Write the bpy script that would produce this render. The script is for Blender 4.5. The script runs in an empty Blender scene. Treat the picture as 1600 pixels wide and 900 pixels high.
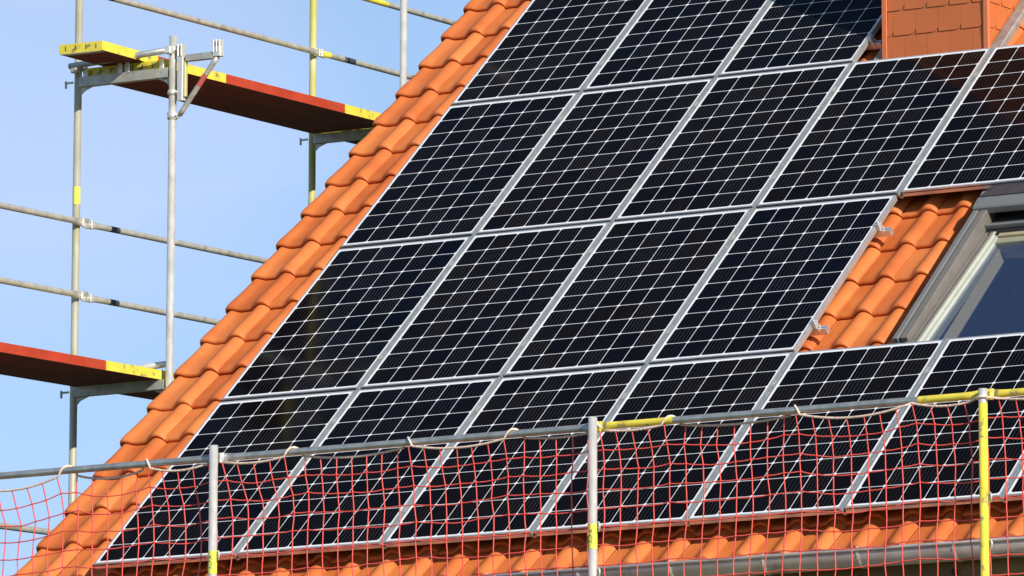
import bpy, math, random
from mathutils import Vector, Matrix
random.seed(7)
S = bpy.context.scene
COL = S.collection
rad = math.radians

# ------------------------------------------------------------------ camera
TH = 0.717580925                      # roof pitch (41.1 degrees)
cam_d = bpy.data.cameras.new('camera'); cam = bpy.data.objects.new('camera', cam_d); COL.objects.link(cam)
yaw, pit, rol = 0.397228999, 0.177141560, -0.0284756854
fw = Vector((-math.sin(yaw)*math.cos(pit), math.cos(yaw)*math.cos(pit), math.sin(pit)))
rt = Vector((math.cos(yaw), math.sin(yaw), 0)); up = rt.cross(fw)
rt2 = rt*math.cos(rol)+up*math.sin(rol); up2 = -rt*math.sin(rol)+up*math.cos(rol)
M = Matrix((rt2, up2, -fw)).transposed().to_4x4()
M.translation = Vector((21.5498289, -29.2987112, -3.54344639))
cam.matrix_world = M
cam_d.sensor_width = 36; cam_d.lens = 9370.49572*36/1600
cam_d.shift_x = -1577.70773/1600; cam_d.shift_y = -355.747171/1600
cam_d.clip_end = 5000; cam_d.clip_start = 0.5
S.camera = cam

# ------------------------------------------------------------------ sun and sky
SUN = Vector((1.30, -0.634, 0.773)).normalized()
EL = math.asin(SUN.z); AZ = math.atan2(SUN.x, SUN.y)
sd = bpy.data.lights.new('sun', 'SUN'); sd.energy = 4.9; sd.angle = rad(0.53); sd.color = (1.0, 0.93, 0.82)
so = bpy.data.objects.new('sun', sd); COL.objects.link(so)
so.rotation_euler = SUN.to_track_quat('Z', 'Y').to_euler(); so.location = SUN*40
W = bpy.data.worlds.new('World'); S.world = W; W.use_nodes = True
nt = W.node_tree; nt.nodes.clear()
wo = nt.nodes.new('ShaderNodeOutputWorld'); bg = nt.nodes.new('ShaderNodeBackground')
sky = nt.nodes.new('ShaderNodeTexSky'); sky.sky_type = 'NISHITA'; sky.sun_disc = False
sky.sun_elevation = EL; sky.sun_rotation = AZ; sky.air_density = 1.0; sky.dust_density = 0.4; sky.ozone_density = 3.5; sky.altitude = 200
bg.inputs['Strength'].default_value = 0.11
tc = nt.nodes.new('ShaderNodeTexCoord'); mp = nt.nodes.new('ShaderNodeMapping'); mp.inputs['Scale'].default_value = (5, 5, 16)
nz = nt.nodes.new('ShaderNodeTexNoise'); nz.inputs['Scale'].default_value = 1.7; nz.inputs['Detail'].default_value = 5
rp = nt.nodes.new('ShaderNodeMapRange'); rp.inputs['From Min'].default_value = 0.40; rp.inputs['From Max'].default_value = 0.80
rp.inputs['To Min'].default_value = 0.45; rp.inputs['To Max'].default_value = 1.0
mx = nt.nodes.new('ShaderNodeMix'); mx.data_type = 'RGBA'; mx.inputs[7].default_value = (3.95, 5.75, 9.3, 1)
nt.links.new(tc.outputs['Generated'], mp.inputs[0]); nt.links.new(mp.outputs[0], nz.inputs[0]); nt.links.new(nz.outputs[0], rp.inputs[0])
sx = nt.nodes.new('ShaderNodeSeparateXYZ'); nt.links.new(tc.outputs['Generated'], sx.inputs[0])
el = nt.nodes.new('ShaderNodeMapRange'); el.inputs['From Min'].default_value = 0.15; el.inputs['From Max'].default_value = 0.6; el.inputs['To Min'].default_value = 1; el.inputs['To Max'].default_value = 0.0
nt.links.new(sx.outputs[2], el.inputs[0]); ml = nt.nodes.new('ShaderNodeMath'); ml.operation = 'MULTIPLY'
nt.links.new(rp.outputs[0], ml.inputs[0]); nt.links.new(el.outputs[0], ml.inputs[1]); nt.links.new(ml.outputs[0], mx.inputs[0])
# thin pale veil of cloud
dp = nt.nodes.new('ShaderNodeVectorMath'); dp.operation = 'DOT_PRODUCT'; dp.inputs[1].default_value = (-0.59048, 0.78712, 0.17822); nt.links.new(tc.outputs['Generated'], dp.inputs[0])
bk = nt.nodes.new('ShaderNodeMapRange'); bk.interpolation_type = 'SMOOTHSTEP'; bk.inputs['From Min'].default_value = 0.9983; bk.inputs['From Max'].default_value = 0.99995; bk.inputs['To Max'].default_value = 0.42; nt.links.new(dp.outputs['Value'], bk.inputs[0])
n2 = nt.nodes.new('ShaderNodeTexNoise'); n2.inputs['Scale'].default_value = 3.1; n2.inputs['Detail'].default_value = 4; nt.links.new(mp.outputs[0], n2.inputs[0])
r2 = nt.nodes.new('ShaderNodeMapRange'); r2.inputs['From Min'].default_value = 0.50; r2.inputs['From Max'].default_value = 0.68; r2.inputs['To Max'].default_value = 0.22; nt.links.new(n2.outputs[0], r2.inputs[0])
m3 = nt.nodes.new('ShaderNodeMix'); m3.data_type = 'RGBA'; m3.inputs[7].default_value = (5.4, 6.35, 8.9, 1); nt.links.new(sky.outputs[0], mx.inputs[6]); nt.links.new(mx.outputs[2], m3.inputs[6]); mk = nt.nodes.new('ShaderNodeMath'); mk.operation = 'ADD'; mk.use_clamp = True; nt.links.new(r2.outputs[0], mk.inputs[0]); nt.links.new(bk.outputs[0], mk.inputs[1]); me_ = nt.nodes.new('ShaderNodeMath'); me_.operation = 'MULTIPLY'; nt.links.new(mk.outputs[0], me_.inputs[0]); nt.links.new(el.outputs[0], me_.inputs[1]); nt.links.new(me_.outputs[0], m3.inputs[0]); nt.links.new(m3.outputs[2], bg.inputs[0])
nt.links.new(bg.outputs[0], wo.inputs[0])
S.view_settings.view_transform = 'Standard'; S.view_settings.look = 'None'; S.view_settings.gamma = 1
S.view_settings.exposure = 0.08; S.view_settings.use_curve_mapping = False

# ------------------------------------------------------------------ materials
MATS = {}
def mat(name, col, rough=0.6, metal=0.0, var=0.0, vscale=8.0, bump=0.0, bscale=40.0, spec=0.5, coat=0.0, stretch=(1, 1, 1), dirt=None, dscale=3.0, dmin=.55, dmax=.7):
    m = bpy.data.materials.new(name); m.use_nodes = True; t = m.node_tree; p = t.nodes['Principled BSDF']
    p.inputs['Roughness'].default_value = rough; p.inputs['Metallic'].default_value = metal
    p.inputs['Specular IOR Level'].default_value = spec; p.inputs['Coat Weight'].default_value = coat
    p.inputs['Base Color'].default_value = (*col, 1)
    if var or bump or dirt:
        c = t.nodes.new('ShaderNodeTexCoord'); mg = t.nodes.new('ShaderNodeMapping'); mg.inputs['Scale'].default_value = stretch
        t.links.new(c.outputs['Object'], mg.inputs[0])
        last = None
        if var:
            n = t.nodes.new('ShaderNodeTexNoise'); n.inputs['Scale'].default_value = vscale; n.inputs['Detail'].default_value = 6
            t.links.new(mg.outputs[0], n.inputs[0])
            r = t.nodes.new('ShaderNodeValToRGB'); r.color_ramp.elements[0].position = .3; r.color_ramp.elements[1].position = .7
            r.color_ramp.elements[0].color = (*[x*(1-var) for x in col], 1); r.color_ramp.elements[1].color = (*[min(1, x*(1+var)) for x in col], 1)
            t.links.new(n.outputs[0], r.inputs[0]); last = r.outputs[0]
        if dirt:
            n = t.nodes.new('ShaderNodeTexNoise'); n.inputs['Scale'].default_value = dscale; n.inputs['Detail'].default_value = 8; n.inputs['Roughness'].default_value = .65
            t.links.new(mg.outputs[0], n.inputs[0])
            r = t.nodes.new('ShaderNodeMapRange'); r.inputs['From Min'].default_value = dmin; r.inputs['From Max'].default_value = dmax
            t.links.new(n.outputs[0], r.inputs[0])
            x = t.nodes.new('ShaderNodeMix'); x.data_type = 'RGBA'; x.inputs[7].default_value = (*dirt, 1); x.inputs[6].default_value = (*col, 1)
            if last: t.links.new(last, x.inputs[6])
            t.links.new(r.outputs[0], x.inputs[0]); last = x.outputs[2]
        if last: t.links.new(last, p.inputs['Base Color'])
        if bump:
            n = t.nodes.new('ShaderNodeTexNoise'); n.inputs['Scale'].default_value = bscale; n.inputs['Detail'].default_value = 4
            t.links.new(mg.outputs[0], n.inputs[0])
            b = t.nodes.new('ShaderNodeBump'); b.inputs['Strength'].default_value = bump; b.inputs['Distance'].default_value = .003
            t.links.new(n.outputs[0], b.inputs['Height']); t.links.new(b.outputs[0], p.inputs['Normal'])
    MATS[name] = m
    return m

def tile_mat():
    m = bpy.data.materials.new('clay_tile'); m.use_nodes = True; t = m.node_tree; p = t.nodes['Principled BSDF']
    p.inputs['Roughness'].default_value = .55; p.inputs['Specular IOR Level'].default_value = .35
    a = t.nodes.new('ShaderNodeAttribute'); a.attribute_name = 'tone'
    c = t.nodes.new('ShaderNodeTexCoord')
    n = t.nodes.new('ShaderNodeTexNoise'); n.inputs['Scale'].default_value = 5; n.inputs['Detail'].default_value = 7
    t.links.new(c.outputs['Object'], n.inputs[0])
    ad = t.nodes.new('ShaderNodeMath'); ad.operation = 'ADD'
    sc = t.nodes.new('ShaderNodeMath'); sc.operation = 'MULTIPLY_ADD'; sc.inputs[1].default_value = 1.3; sc.inputs[2].default_value = -.65
    t.links.new(n.outputs[0], sc.inputs[0]); t.links.new(a.outputs['Fac'], ad.inputs[0]); t.links.new(sc.outputs[0], ad.inputs[1])
    r = t.nodes.new('ShaderNodeValToRGB'); e = r.color_ramp.elements
    e[0].position = .1; e[0].color = (.53, .128, .031, 1); e[1].position = .9; e[1].color = (.70, .215, .058, 1)
    k = e.new(.5); k.color = (.63, .170, .042, 1)
    t.links.new(ad.outputs[0], r.inputs[0])
    # small pale mortar specks and scuffs
    n2 = t.nodes.new('ShaderNodeTexNoise'); n2.inputs['Scale'].default_value = 22; n2.inputs['Detail'].default_value = 9; n2.inputs['Roughness'].default_value = .7
    t.links.new(c.outputs['Object'], n2.inputs[0])
    mr = t.nodes.new('ShaderNodeMapRange'); mr.inputs['From Min'].default_value = .66; mr.inputs['From Max'].default_value = .78; mr.inputs['To Max'].default_value = .35
    t.links.new(n2.outputs[0], mr.inputs[0])
    x = t.nodes.new('ShaderNodeMix'); x.data_type = 'RGBA'; x.inputs[7].default_value = (.62, .34, .20, 1)
    t.links.new(mr.outputs[0], x.inputs[0]); t.links.new(r.outputs[0], x.inputs[6]); t.links.new(x.outputs[2], p.inputs['Base Color'])
    n3 = t.nodes.new('ShaderNodeTexNoise'); n3.inputs['Scale'].default_value = 60; n3.inputs['Detail'].default_value = 5
    t.links.new(c.outputs['Object'], n3.inputs[0])
    b = t.nodes.new('ShaderNodeBump'); b.inputs['Strength'].default_value = .25; b.inputs['Distance'].default_value = .004
    t.links.new(n3.outputs[0], b.inputs['Height']); t.links.new(b.outputs[0], p.inputs['Normal'])
    MATS['clay_tile'] = m; return m

PW, PL = 0.984, 1.655            # panel width, length
def cell_mat():
    m = bpy.data.materials.new('solar_cells'); m.use_nodes = True; t = m.node_tree; p = t.nodes['Principled BSDF']
    L = t.links.new
    def math_(op, a, b=None, c=None):
        n = t.nodes.new('ShaderNodeMath'); n.operation = op
        for i, v in enumerate((a, b, c)):
            if v is None: continue
            if isinstance(v, (int, float)): n.inputs[i].default_value = v
            else: L(v, n.inputs[i])
        return n.outputs[0]
    c = t.nodes.new('ShaderNodeTexCoord'); s = t.nodes.new('ShaderNodeSeparateXYZ'); L(c.outputs['Object'], s.inputs[0])
    mgx, mgy = .022, .026
    px, py = (PW-2*mgx)/6, (PL-2*mgy)/10
    ux = math_('DIVIDE', math_('SUBTRACT', s.outputs[0], mgx), px); uy = math_('DIVIDE', math_('SUBTRACT', s.outputs[1], mgy), py)
    dx = math_('MULTIPLY', math_('SUBTRACT', .5, math_('ABSOLUTE', math_('SUBTRACT', math_('FRACT', ux), .5))), px)
    dy = math_('MULTIPLY', math_('SUBTRACT', .5, math_('ABSOLUTE', math_('SUBTRACT', math_('FRACT', uy), .5))), py)
    ins = math_('MULTIPLY', math_('MULTIPLY', math_('GREATER_THAN', ux, 0), math_('LESS_THAN', ux, 6)), math_('MULTIPLY', math_('GREATER_THAN', uy, 0), math_('LESS_THAN', uy, 10)))
    cell = math_('MULTIPLY', math_('GREATER_THAN', dx, .0021), math_('GREATER_THAN', dy, .0021))
    cell = math_('MULTIPLY', cell, math_('GREATER_THAN', math_('ADD', dx, dy), .0145))
    cell = math_('MULTIPLY', cell, ins)
    wn = t.nodes.new('ShaderNodeTexWhiteNoise'); wn.noise_dimensions = '4D'
    cb = t.nodes.new('ShaderNodeCombineXYZ'); L(math_('FLOOR', ux), cb.inputs[0]); L(math_('FLOOR', uy), cb.inputs[1])
    oi = t.nodes.new('ShaderNodeObjectInfo'); L(cb.outputs[0], wn.inputs['Vector']); L(oi.outputs['Random'], wn.inputs['W'])
    # fine conductor lines along the slope, stronger on some cells
    fl = math_('ABSOLUTE', math_('SUBTRACT', math_('FRACT', math_('MULTIPLY', ux, 6)), .5))
    line = math_('GREATER_THAN', fl, .452)
    amp = math_('MULTIPLY', math_('POWER', wn.outputs['Value'], 1.5), .14)
    cr = t.nodes.new('ShaderNodeValToRGB'); e = cr.color_ramp.elements
    e[0].color = (.0012, .0018, .0055, 1); e[1].color = (.0055, .0035, .0030, 1); k = e.new(.5); k.color = (.0020, .0020, .0030, 1)
    sp = t.nodes.new('ShaderNodeSeparateColor'); L(wn.outputs['Color'], sp.inputs[0]); 
    L(math_('ADD', math_('MULTIPLY', sp.outputs[1], .55), math_('MULTIPLY', oi.outputs['Random'], .45)), cr.inputs[0])
    lc = t.nodes.new('ShaderNodeMix'); lc.data_type = 'RGBA'; lc.inputs[7].default_value = (.45, .45, .45, 1)
    L(math_('MULTIPLY', line, math_('ADD', amp, .008)), lc.inputs[0]); L(cr.outputs[0], lc.inputs[6])
    fin = t.nodes.new('ShaderNodeMix'); fin.data_type = 'RGBA'; fin.inputs[6].default_value = (.78, .79, .80, 1)
    L(cell, fin.inputs[0]); L(lc.outputs[2], fin.inputs[7])
    # faint dust
    n = t.nodes.new('ShaderNodeTexNoise'); n.inputs['Scale'].default_value = 4; n.inputs['Detail'].default_value = 9; n.inputs['Roughness'].default_value = .7
    gg = t.nodes.new('ShaderNodeNewGeometry'); L(gg.outputs['Position'], n.inputs[0])
    du = t.nodes.new('ShaderNodeMapRange'); du.inputs['From Min'].default_value = .45; du.inputs['From Max'].default_value = .85; du.inputs['To Max'].default_value = .008
    L(n.outputs[0], du.inputs[0])
    dm = t.nodes.new('ShaderNodeMix'); dm.data_type = 'RGBA'; dm.inputs[7].default_value = (.45, .40, .33, 1)
    L(du.outputs[0], dm.inputs[0]); L(fin.outputs[2], dm.inputs[6]); L(dm.outputs[2], p.inputs['Base Color'])
    p.inputs['Roughness'].default_value = .10; p.inputs['IOR'].default_value = 1.16
    MATS['solar_cells'] = m; return m

tile_mat(); cell_mat()
mat('aluminium', (.70, .70, .68), .33, .65, var=.10, vscale=14, dirt=(.45, .43, .40), dscale=9, dmin=.62, dmax=.75)
mat('strip_metal', (.46, .50, .47), .42, .6, var=.15, vscale=20, dirt=(.35, .34, .31), dscale=12)
mat('galvanised', (.78, .77, .70), .36, .42, var=.16, vscale=22, bump=.15, bscale=50, stretch=(1, 1, .5), dirt=(.55, .53, .46), dscale=6)
mat('rail_metal', (.46, .48, .46), .40, .6, var=.2, vscale=16, bump=.15, bscale=40, dirt=(.62, .60, .54), dscale=8)
mat('galvanised_dull', (.50, .49, .43), .5, .35, var=.2, vscale=16, bump=.2, bscale=40, dirt=(.24, .23, .20), dscale=6)
mat('yellow_galvanised', (.72, .68, .34), .5, .3, var=.2, vscale=9, stretch=(1, 1, .35), dirt=(.62, .56, .10), dscale=4, dmin=.42, dmax=.62)
mat('pale_yellow_galvanised', (.74, .72, .56), .36, .5, var=.12, vscale=9, stretch=(1, 1, .35), dirt=(.60, .55, .22), dscale=5, dmin=.5, dmax=.66)
mat('yellow_paint', (.80, .66, .07), .45, 0, var=.12, vscale=10, dirt=(.30, .26, .12), dscale=15, dmin=.56, dmax=.64)
mat('yellow_sticker', (.85, .80, .10), .4)
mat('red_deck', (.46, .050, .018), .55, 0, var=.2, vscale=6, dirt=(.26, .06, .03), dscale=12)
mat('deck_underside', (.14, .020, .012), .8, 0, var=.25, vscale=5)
mat('dark_slot', (.05, .04, .02), .8)
mat('dark_tape', (.05, .06, .08), .5)
mat('red_sticker', (.60, .12, .10), .5)
mat('white_scrap', (.55, .53, .50), .5, .4)
mat('ink', (.05, .06, .07), .6)
mat('net_red', (.86, .105, .085), .55, var=.12, vscale=6)
mat('rope_pink', (.86, .62, .50), .8, var=.25, vscale=60)
mat('shingle', (.56, .150, .040), .5, var=.06, vscale=5, bump=.05)
mat('trim_orange', (.66, .175, .058), .42, var=.04, vscale=5)
mat('lead', (.34, .31, .28), .55, .3, var=.2, vscale=12, dirt=(.50, .46, .40), dscale=7)
mat('window_grey', (.25, .255, .245), .45, .35, var=.08, vscale=7)
mat('window_brown', (.235, .215, .185), .45, .3, var=.10, vscale=9)
mat('window_light', (.52, .53, .44), .40, .1, var=.06, vscale=8)
mat('window_tan', (.42, .35, .22), .5, var=.1)
mat('window_olive', (.34, .33, .22), .5, .1)
mat('window_recess_shade', (.012, .011, .010), .7)  # near-black that paints shade into the roof window's recess and groove
mat('bitumen', (.05, .042, .046), .8, var=.5, vscale=60)
mat('plaster_white', (.82, .68, .44), .9)
mat('room_dark', (.20, .21, .28), .9)
mat('house_plaster', (.72, .66, .52), .9, var=.06, vscale=2, bump=.2)
mat('olive_wood', (.16, .12, .045), .7, var=.25, vscale=7, stretch=(.3, 2, 2))
mat('gutter_zinc', (.50, .48, .47), .5, .3, var=.15, vscale=6, dirt=(.26, .24, .22), dscale=5)
mat('underlay', (.05, .03, .025), .9)
mat('dark_parts_and_shade', (.03, .03, .03), .8)  # bolt heads, plus painted shade in tube ends and between panel rows

def glass_mat():
    m = bpy.data.materials.new('window_glass'); m.use_nodes = True; t = m.node_tree; t.nodes.clear()
    o = t.nodes.new('ShaderNodeOutputMaterial'); tr = t.nodes.new('ShaderNodeBsdfTransparent'); gl = t.nodes.new('ShaderNodeBsdfGlossy')
    df = t.nodes.new('ShaderNodeBsdfDiffuse'); df.inputs[0].default_value = (.5, .5, .5, 1)
    tr.inputs[0].default_value = (.90, .92, .92, 1); gl.inputs['Roughness'].default_value = .01; gl.inputs['Color'].default_value = (.70, .80, 1, 1)
    ge = t.nodes.new('ShaderNodeNewGeometry'); dt = t.nodes.new('ShaderNodeVectorMath'); dt.operation = 'DOT_PRODUCT'
    t.links.new(ge.outputs['Incoming'], dt.inputs[0]); t.links.new(ge.outputs['Normal'], dt.inputs[1])
    def mm(op, a, b, c=None):
        q = t.nodes.new('ShaderNodeMath'); q.operation = op
        for i, v in enumerate((a, b, c)):
            if v is None: continue
            if isinstance(v, (int, float)): q.inputs[i].default_value = v
            else: t.links.new(v, q.inputs[i])
        return q.outputs[0]
    ab = mm('ABSOLUTE', dt.outputs['Value'], 0); f5 = mm('POWER', mm('SUBTRACT', 1, ab), 5)      # reflectance of a glass face
    fr_ = mm('MULTIPLY_ADD', f5, .70, .28)
    mx_ = t.nodes.new('ShaderNodeMixShader'); t.links.new(fr_, mx_.inputs[0]); t.links.new(tr.outputs[0], mx_.inputs[1]); t.links.new(gl.outputs[0], mx_.inputs[2])
    c = t.nodes.new('ShaderNodeTexCoord'); v = t.nodes.new('ShaderNodeTexVoronoi'); v.inputs['Scale'].default_value = 26
    t.links.new(c.outputs['Object'], v.inputs[0])
    wn = t.nodes.new('ShaderNodeTexWhiteNoise'); t.links.new(v.outputs['Position'], wn.inputs['Vector'])
    th = t.nodes.new('ShaderNodeMath'); th.operation = 'MULTIPLY'; th.inputs[1].default_value = .06; t.links.new(wn.outputs['Value'], th.inputs[0])
    lt = t.nodes.new('ShaderNodeMath'); lt.operation = 'LESS_THAN'; t.links.new(v.outputs['Distance'], lt.inputs[0]); t.links.new(th.outputs[0], lt.inputs[1])
    ma = t.nodes.new('ShaderNodeMath'); ma.operation = 'MULTIPLY_ADD'; ma.inputs[1].default_value = .7; ma.inputs[2].default_value = .012; t.links.new(lt.outputs[0], ma.inputs[0])
    m2 = t.nodes.new('ShaderNodeMixShader'); t.links.new(ma.outputs[0], m2.inputs[0]); t.links.new(mx_.outputs[0], m2.inputs[1]); t.links.new(df.outputs[0], m2.inputs[2])
    t.links.new(m2.outputs[0], o.inputs[0]); MATS['window_glass'] = m
glass_mat()
def ground_mat():
    m = mat('lawn', (.06, .09, .03), .95, var=.4, vscale=.5, dirt=(.13, .11, .07), dscale=.25, bump=.5, bscale=30); return m
ground_mat()

# ------------------------------------------------------------------ mesh helpers
class MB:
    def __init__(s): s.v = []; s.f = []; s.m = []; s.sm = []; s.mats = []
    def mi(s, m):
        if m not in s.mats: s.mats.append(m)
        return s.mats.index(m)
    def add(s, vs, fs, m, smooth=False):
        o = len(s.v); s.v += [tuple(v) for v in vs]; k = s.mi(m)
        for f in fs: s.f.append(tuple(o+i for i in f)); s.m.append(k); s.sm.append(smooth)
    def box(s, a, b, m, T=None, bev=0.0):
        x0, y0, z0 = a; x1, y1, z1 = b
        if bev:
            e = min(bev, (x1-x0)*.45, (y1-y0)*.45, (z1-z0)*.45)
            vs = []; 
            for X, sx in ((x0, 1), (x1, -1)):
                for Y, sy in ((y0, 1), (y1, -1)):
                    for Z, sz in ((z0, 1), (z1, -1)):
                        vs += [(X, Y+sy*e, Z+sz*e), (X+sx*e, Y, Z+sz*e), (X+sx*e, Y+sy*e, Z)]
            # corner index c = 4*ix+2*iy+iz, verts 3c+axis
            def c(ix, iy, iz, ax): return 3*(4*ix+2*iy+iz)+ax
            fs = []
            for i in (0, 1):
                q = [c(i, 0, 0, 0), c(i, 1, 0, 0), c(i, 1, 1, 0), c(i, 0, 1, 0)]; fs.append(q if i else q[::-1])
                q = [c(0, i, 0, 1), c(0, i, 1, 1), c(1, i, 1, 1), c(1, i, 0, 1)]; fs.append(q if i else q[::-1])
                q = [c(0, 0, i, 2), c(1, 0, i, 2), c(1, 1, i, 2), c(0, 1, i, 2)]; fs.append(q if i else q[::-1])
            for i in (0, 1):
                for j in (0, 1):
                    q = [c(i, j, 0, 0), c(i, j, 0, 1), c(i, j, 1, 1), c(i, j, 1, 0)]; fs.append(q if (i ^ j) else q[::-1])
                    q = [c(i, 0, j, 0), c(i, 1, j, 0), c(i, 1, j, 2), c(i, 0, j, 2)]; fs.append(q if (i ^ j) else q[::-1])
                    q = [c(0, i, j, 1), c(1, i, j, 1), c(1, i, j, 2), c(0, i, j, 2)]; fs.append(q[::-1] if (i ^ j) else q)
            for i in (0, 1):
                for j in (0, 1):
                    for k in (0, 1):
                        q = [c(i, j, k, 0), c(i, j, k, 1), c(i, j, k, 2)]; fs.append(q if (i+j+k) % 2 else q[::-1])
        else:
            vs = [(x, y, z) for x in (x0, x1) for y in (y0, y1) for z in (z0, z1)]
            fs = [(0, 1, 3, 2), (4, 6, 7, 5), (0, 4, 5, 1), (2, 3, 7, 6), (0, 2, 6, 4), (1, 5, 7, 3)]
        if T: vs = [T @ Vector(v) for v in vs]
        s.add(vs, fs, m)
    def path(s, pts, r, m, n=10, cap=True, mats=None, smooth=True, flat=None):
        """tube through pts; r number or list; flat: list of (w,h) scale; mats: per-segment material"""
        pts = [Vector(p) for p in pts]; k = len(pts); R = r if isinstance(r, (list, tuple)) else [r]*k
        d0 = (pts[1]-pts[0]).normalized(); a = Vector((0, 0, 1)) if abs(d0.z) < .9 else Vector((1, 0, 0))
        rings = []; u = d0.cross(a).normalized()
        for i, p in enumerate(pts):
            d = (pts[min(i+1, k-1)]-pts[max(i-1, 0)]).normalized()
            u = (u-d*u.dot(d)).normalized(); w = d.cross(u)
            fu, fwv = flat[i] if flat else (1, 1)
            rings.append([p+u*math.cos(2*math.pi*j/n)*R[i]*fu+w*math.sin(2*math.pi*j/n)*R[i]*fwv for j in range(n)])
        vs = [q for g in rings for q in g]; o = len(s.v); s.v += [tuple(q) for q in vs]
        for i in range(k-1):
            mm = s.mi(mats[i] if mats else m)
            for j in range(n):
                s.f.append((o+i*n+j, o+i*n+(j+1) % n, o+(i+1)*n+(j+1) % n, o+(i+1)*n+j)); s.m.append(mm); s.sm.append(smooth)
        if cap:
            s.f.append(tuple(o+j for j in range(n))[::-1]); s.m.append(s.mi(mats[0] if mats else m)); s.sm.append(False)
            s.f.append(tuple(o+(k-1)*n+j for j in range(n))); s.m.append(s.mi(mats[-1] if mats else m)); s.sm.append(False)
    def pipe(s, a, b, r, m, wall=.003, n=14):
        """hollow-looking tube end: outer tube plus a recessed disc painted dark as the shaded bore"""
        a = Vector(a); b = Vector(b); d = (b-a).normalized()
        s.path([a, b, b, b-d*.02], [r, r, r-wall, r-wall], m, n=n, cap=False)
        e = b-d*.02; s.path([e-d*.001, e], [r-wall, r-wall], 'dark_parts_and_shade', n=n)  # dark disc stands in for shade inside the tube
        s.path([a, a+d*.0005], r, m, n=n)
    def prism(s, prof, x0, x1, m, T=None, smooth=False):
        """extrude a (y,z) profile along x"""
        n = len(prof); vs = [(x0, y, z) for y, z in prof]+[(x1, y, z) for y, z in prof]
        fs = [(i, (i+1) % n, n+(i+1) % n, n+i) for i in range(n)]
        if T: vs = [T @ Vector(v) for v in vs]
        s.add(vs, fs, m, smooth)
        o = len(s.v)-2*n; k = s.mi(m)
        s.f.append(tuple(o+i for i in range(n))[::-1]); s.m.append(k); s.sm.append(False)
        s.f.append(tuple(o+n+i for i in range(n))); s.m.append(k); s.sm.append(False)
    def build(s, name, parent=None, T=None, loc=None, attr=None):
        me = bpy.data.meshes.new(name); vs = s.v
        if T: vs = [tuple(T @ Vector(v)) for v in vs]
        me.from_pydata(vs, [], s.f)
        for mname in s.mats: me.materials.append(MATS[mname])
        me.polygons.foreach_set('material_index', s.m); me.polygons.foreach_set('use_smooth', s.sm)
        if attr:
            at = me.attributes.new('tone', 'FLOAT', 'POINT'); at.data.foreach_set('value', attr)
        me.validate(); me.update()
        import bmesh
        bm = bmesh.new(); bm.from_mesh(me); bmesh.ops.recalc_face_normals(bm, faces=bm.faces); bm.to_mesh(me); bm.free()
        o = bpy.data.objects.new(name, me); COL.objects.link(o)
        if parent: o.parent = parent
        if loc: o.location = loc
        return o
def tag(o, label=None, cat=None, group=None, kind=None):
    if label: o['label'] = label
    if cat: o['category'] = cat
    if group: o['group'] = group
    if kind: o['kind'] = kind
    return o
def thing(name, label, cat, loc=(0, 0, 0), group=None, rx=0.0):
    o = bpy.data.objects.new(name, None); COL.objects.link(o); o.location = loc; o.rotation_euler = (rx, 0, 0); o.empty_display_size = .2
    return tag(o, label, cat, group)
def copy_tree(o, parent=None):
    c = o.copy(); COL.objects.link(c); c.parent = parent
    for ch in list(o.children): copy_tree(ch, c)
    return c
RT = Matrix.Rotation(TH, 4, 'X')       # roof frame: x along eave, y up the slope, z normal
def R3(x, t, n): return RT @ Vector((x, t, n))

# ------------------------------------------------------------------ ground
GZ = -5.25
g = MB(); n_ = 24; E_ = 1500.0
vs = [(-E_+2*E_*i/n_, -E_+2*E_*j/n_, GZ) for j in range(n_+1) for i in range(n_+1)]
g.add(vs, [(j*(n_+1)+i, j*(n_+1)+i+1, (j+1)*(n_+1)+i+1, (j+1)*(n_+1)+i) for j in range(n_) for i in range(n_)], 'lawn')
tag(g.build('ground'), 'grassy ground around the house', kind='structure')

# ------------------------------------------------------------------ house
X0, X1 = -0.70, 11.8                 # verge, far end
TR = 9.0                             # ridge along slope
YR = TR*math.cos(TH); ZR = TR*math.sin(TH)
house = thing('house', 'plastered house under an orange clay tiled roof carrying the solar panels', 'house', (5.5, 5, GZ))
HL = Vector((-5.5, -5, -GZ))
def hb(mb, name, parent=None, attr=None):
    return mb.build(name, parent or house, T=Matrix.Translation(HL), attr=attr)
b = MB()
eave_z = -.62; y0, y1 = .35, 2*YR-.35
def roofz(y): return min(y, 2*YR-y)*math.tan(TH)-.34
pts = [(y0, GZ+.002), (y1, GZ+.002), (y1, roofz(y1)), (YR, roofz(YR)), (y0, roofz(y0))]
b.prism(pts, -.45, -.15, 'house_plaster'); b.prism(pts, X1-.55, X1-.25, 'house_plaster')
b.box((-.149, y0, GZ+.002), (X1-.551, y0+.3, roofz(y0)-.02), 'house_plaster'); b.box((-.149, y1-.3, GZ+.002), (X1-.551, y1, roofz(y1)-.02), 'house_plaster')
b.box((-.149, y0+.301, -.9), (X1-.551, y1-.301, -.7), 'room_dark')
hb(b, 'wall')

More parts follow.
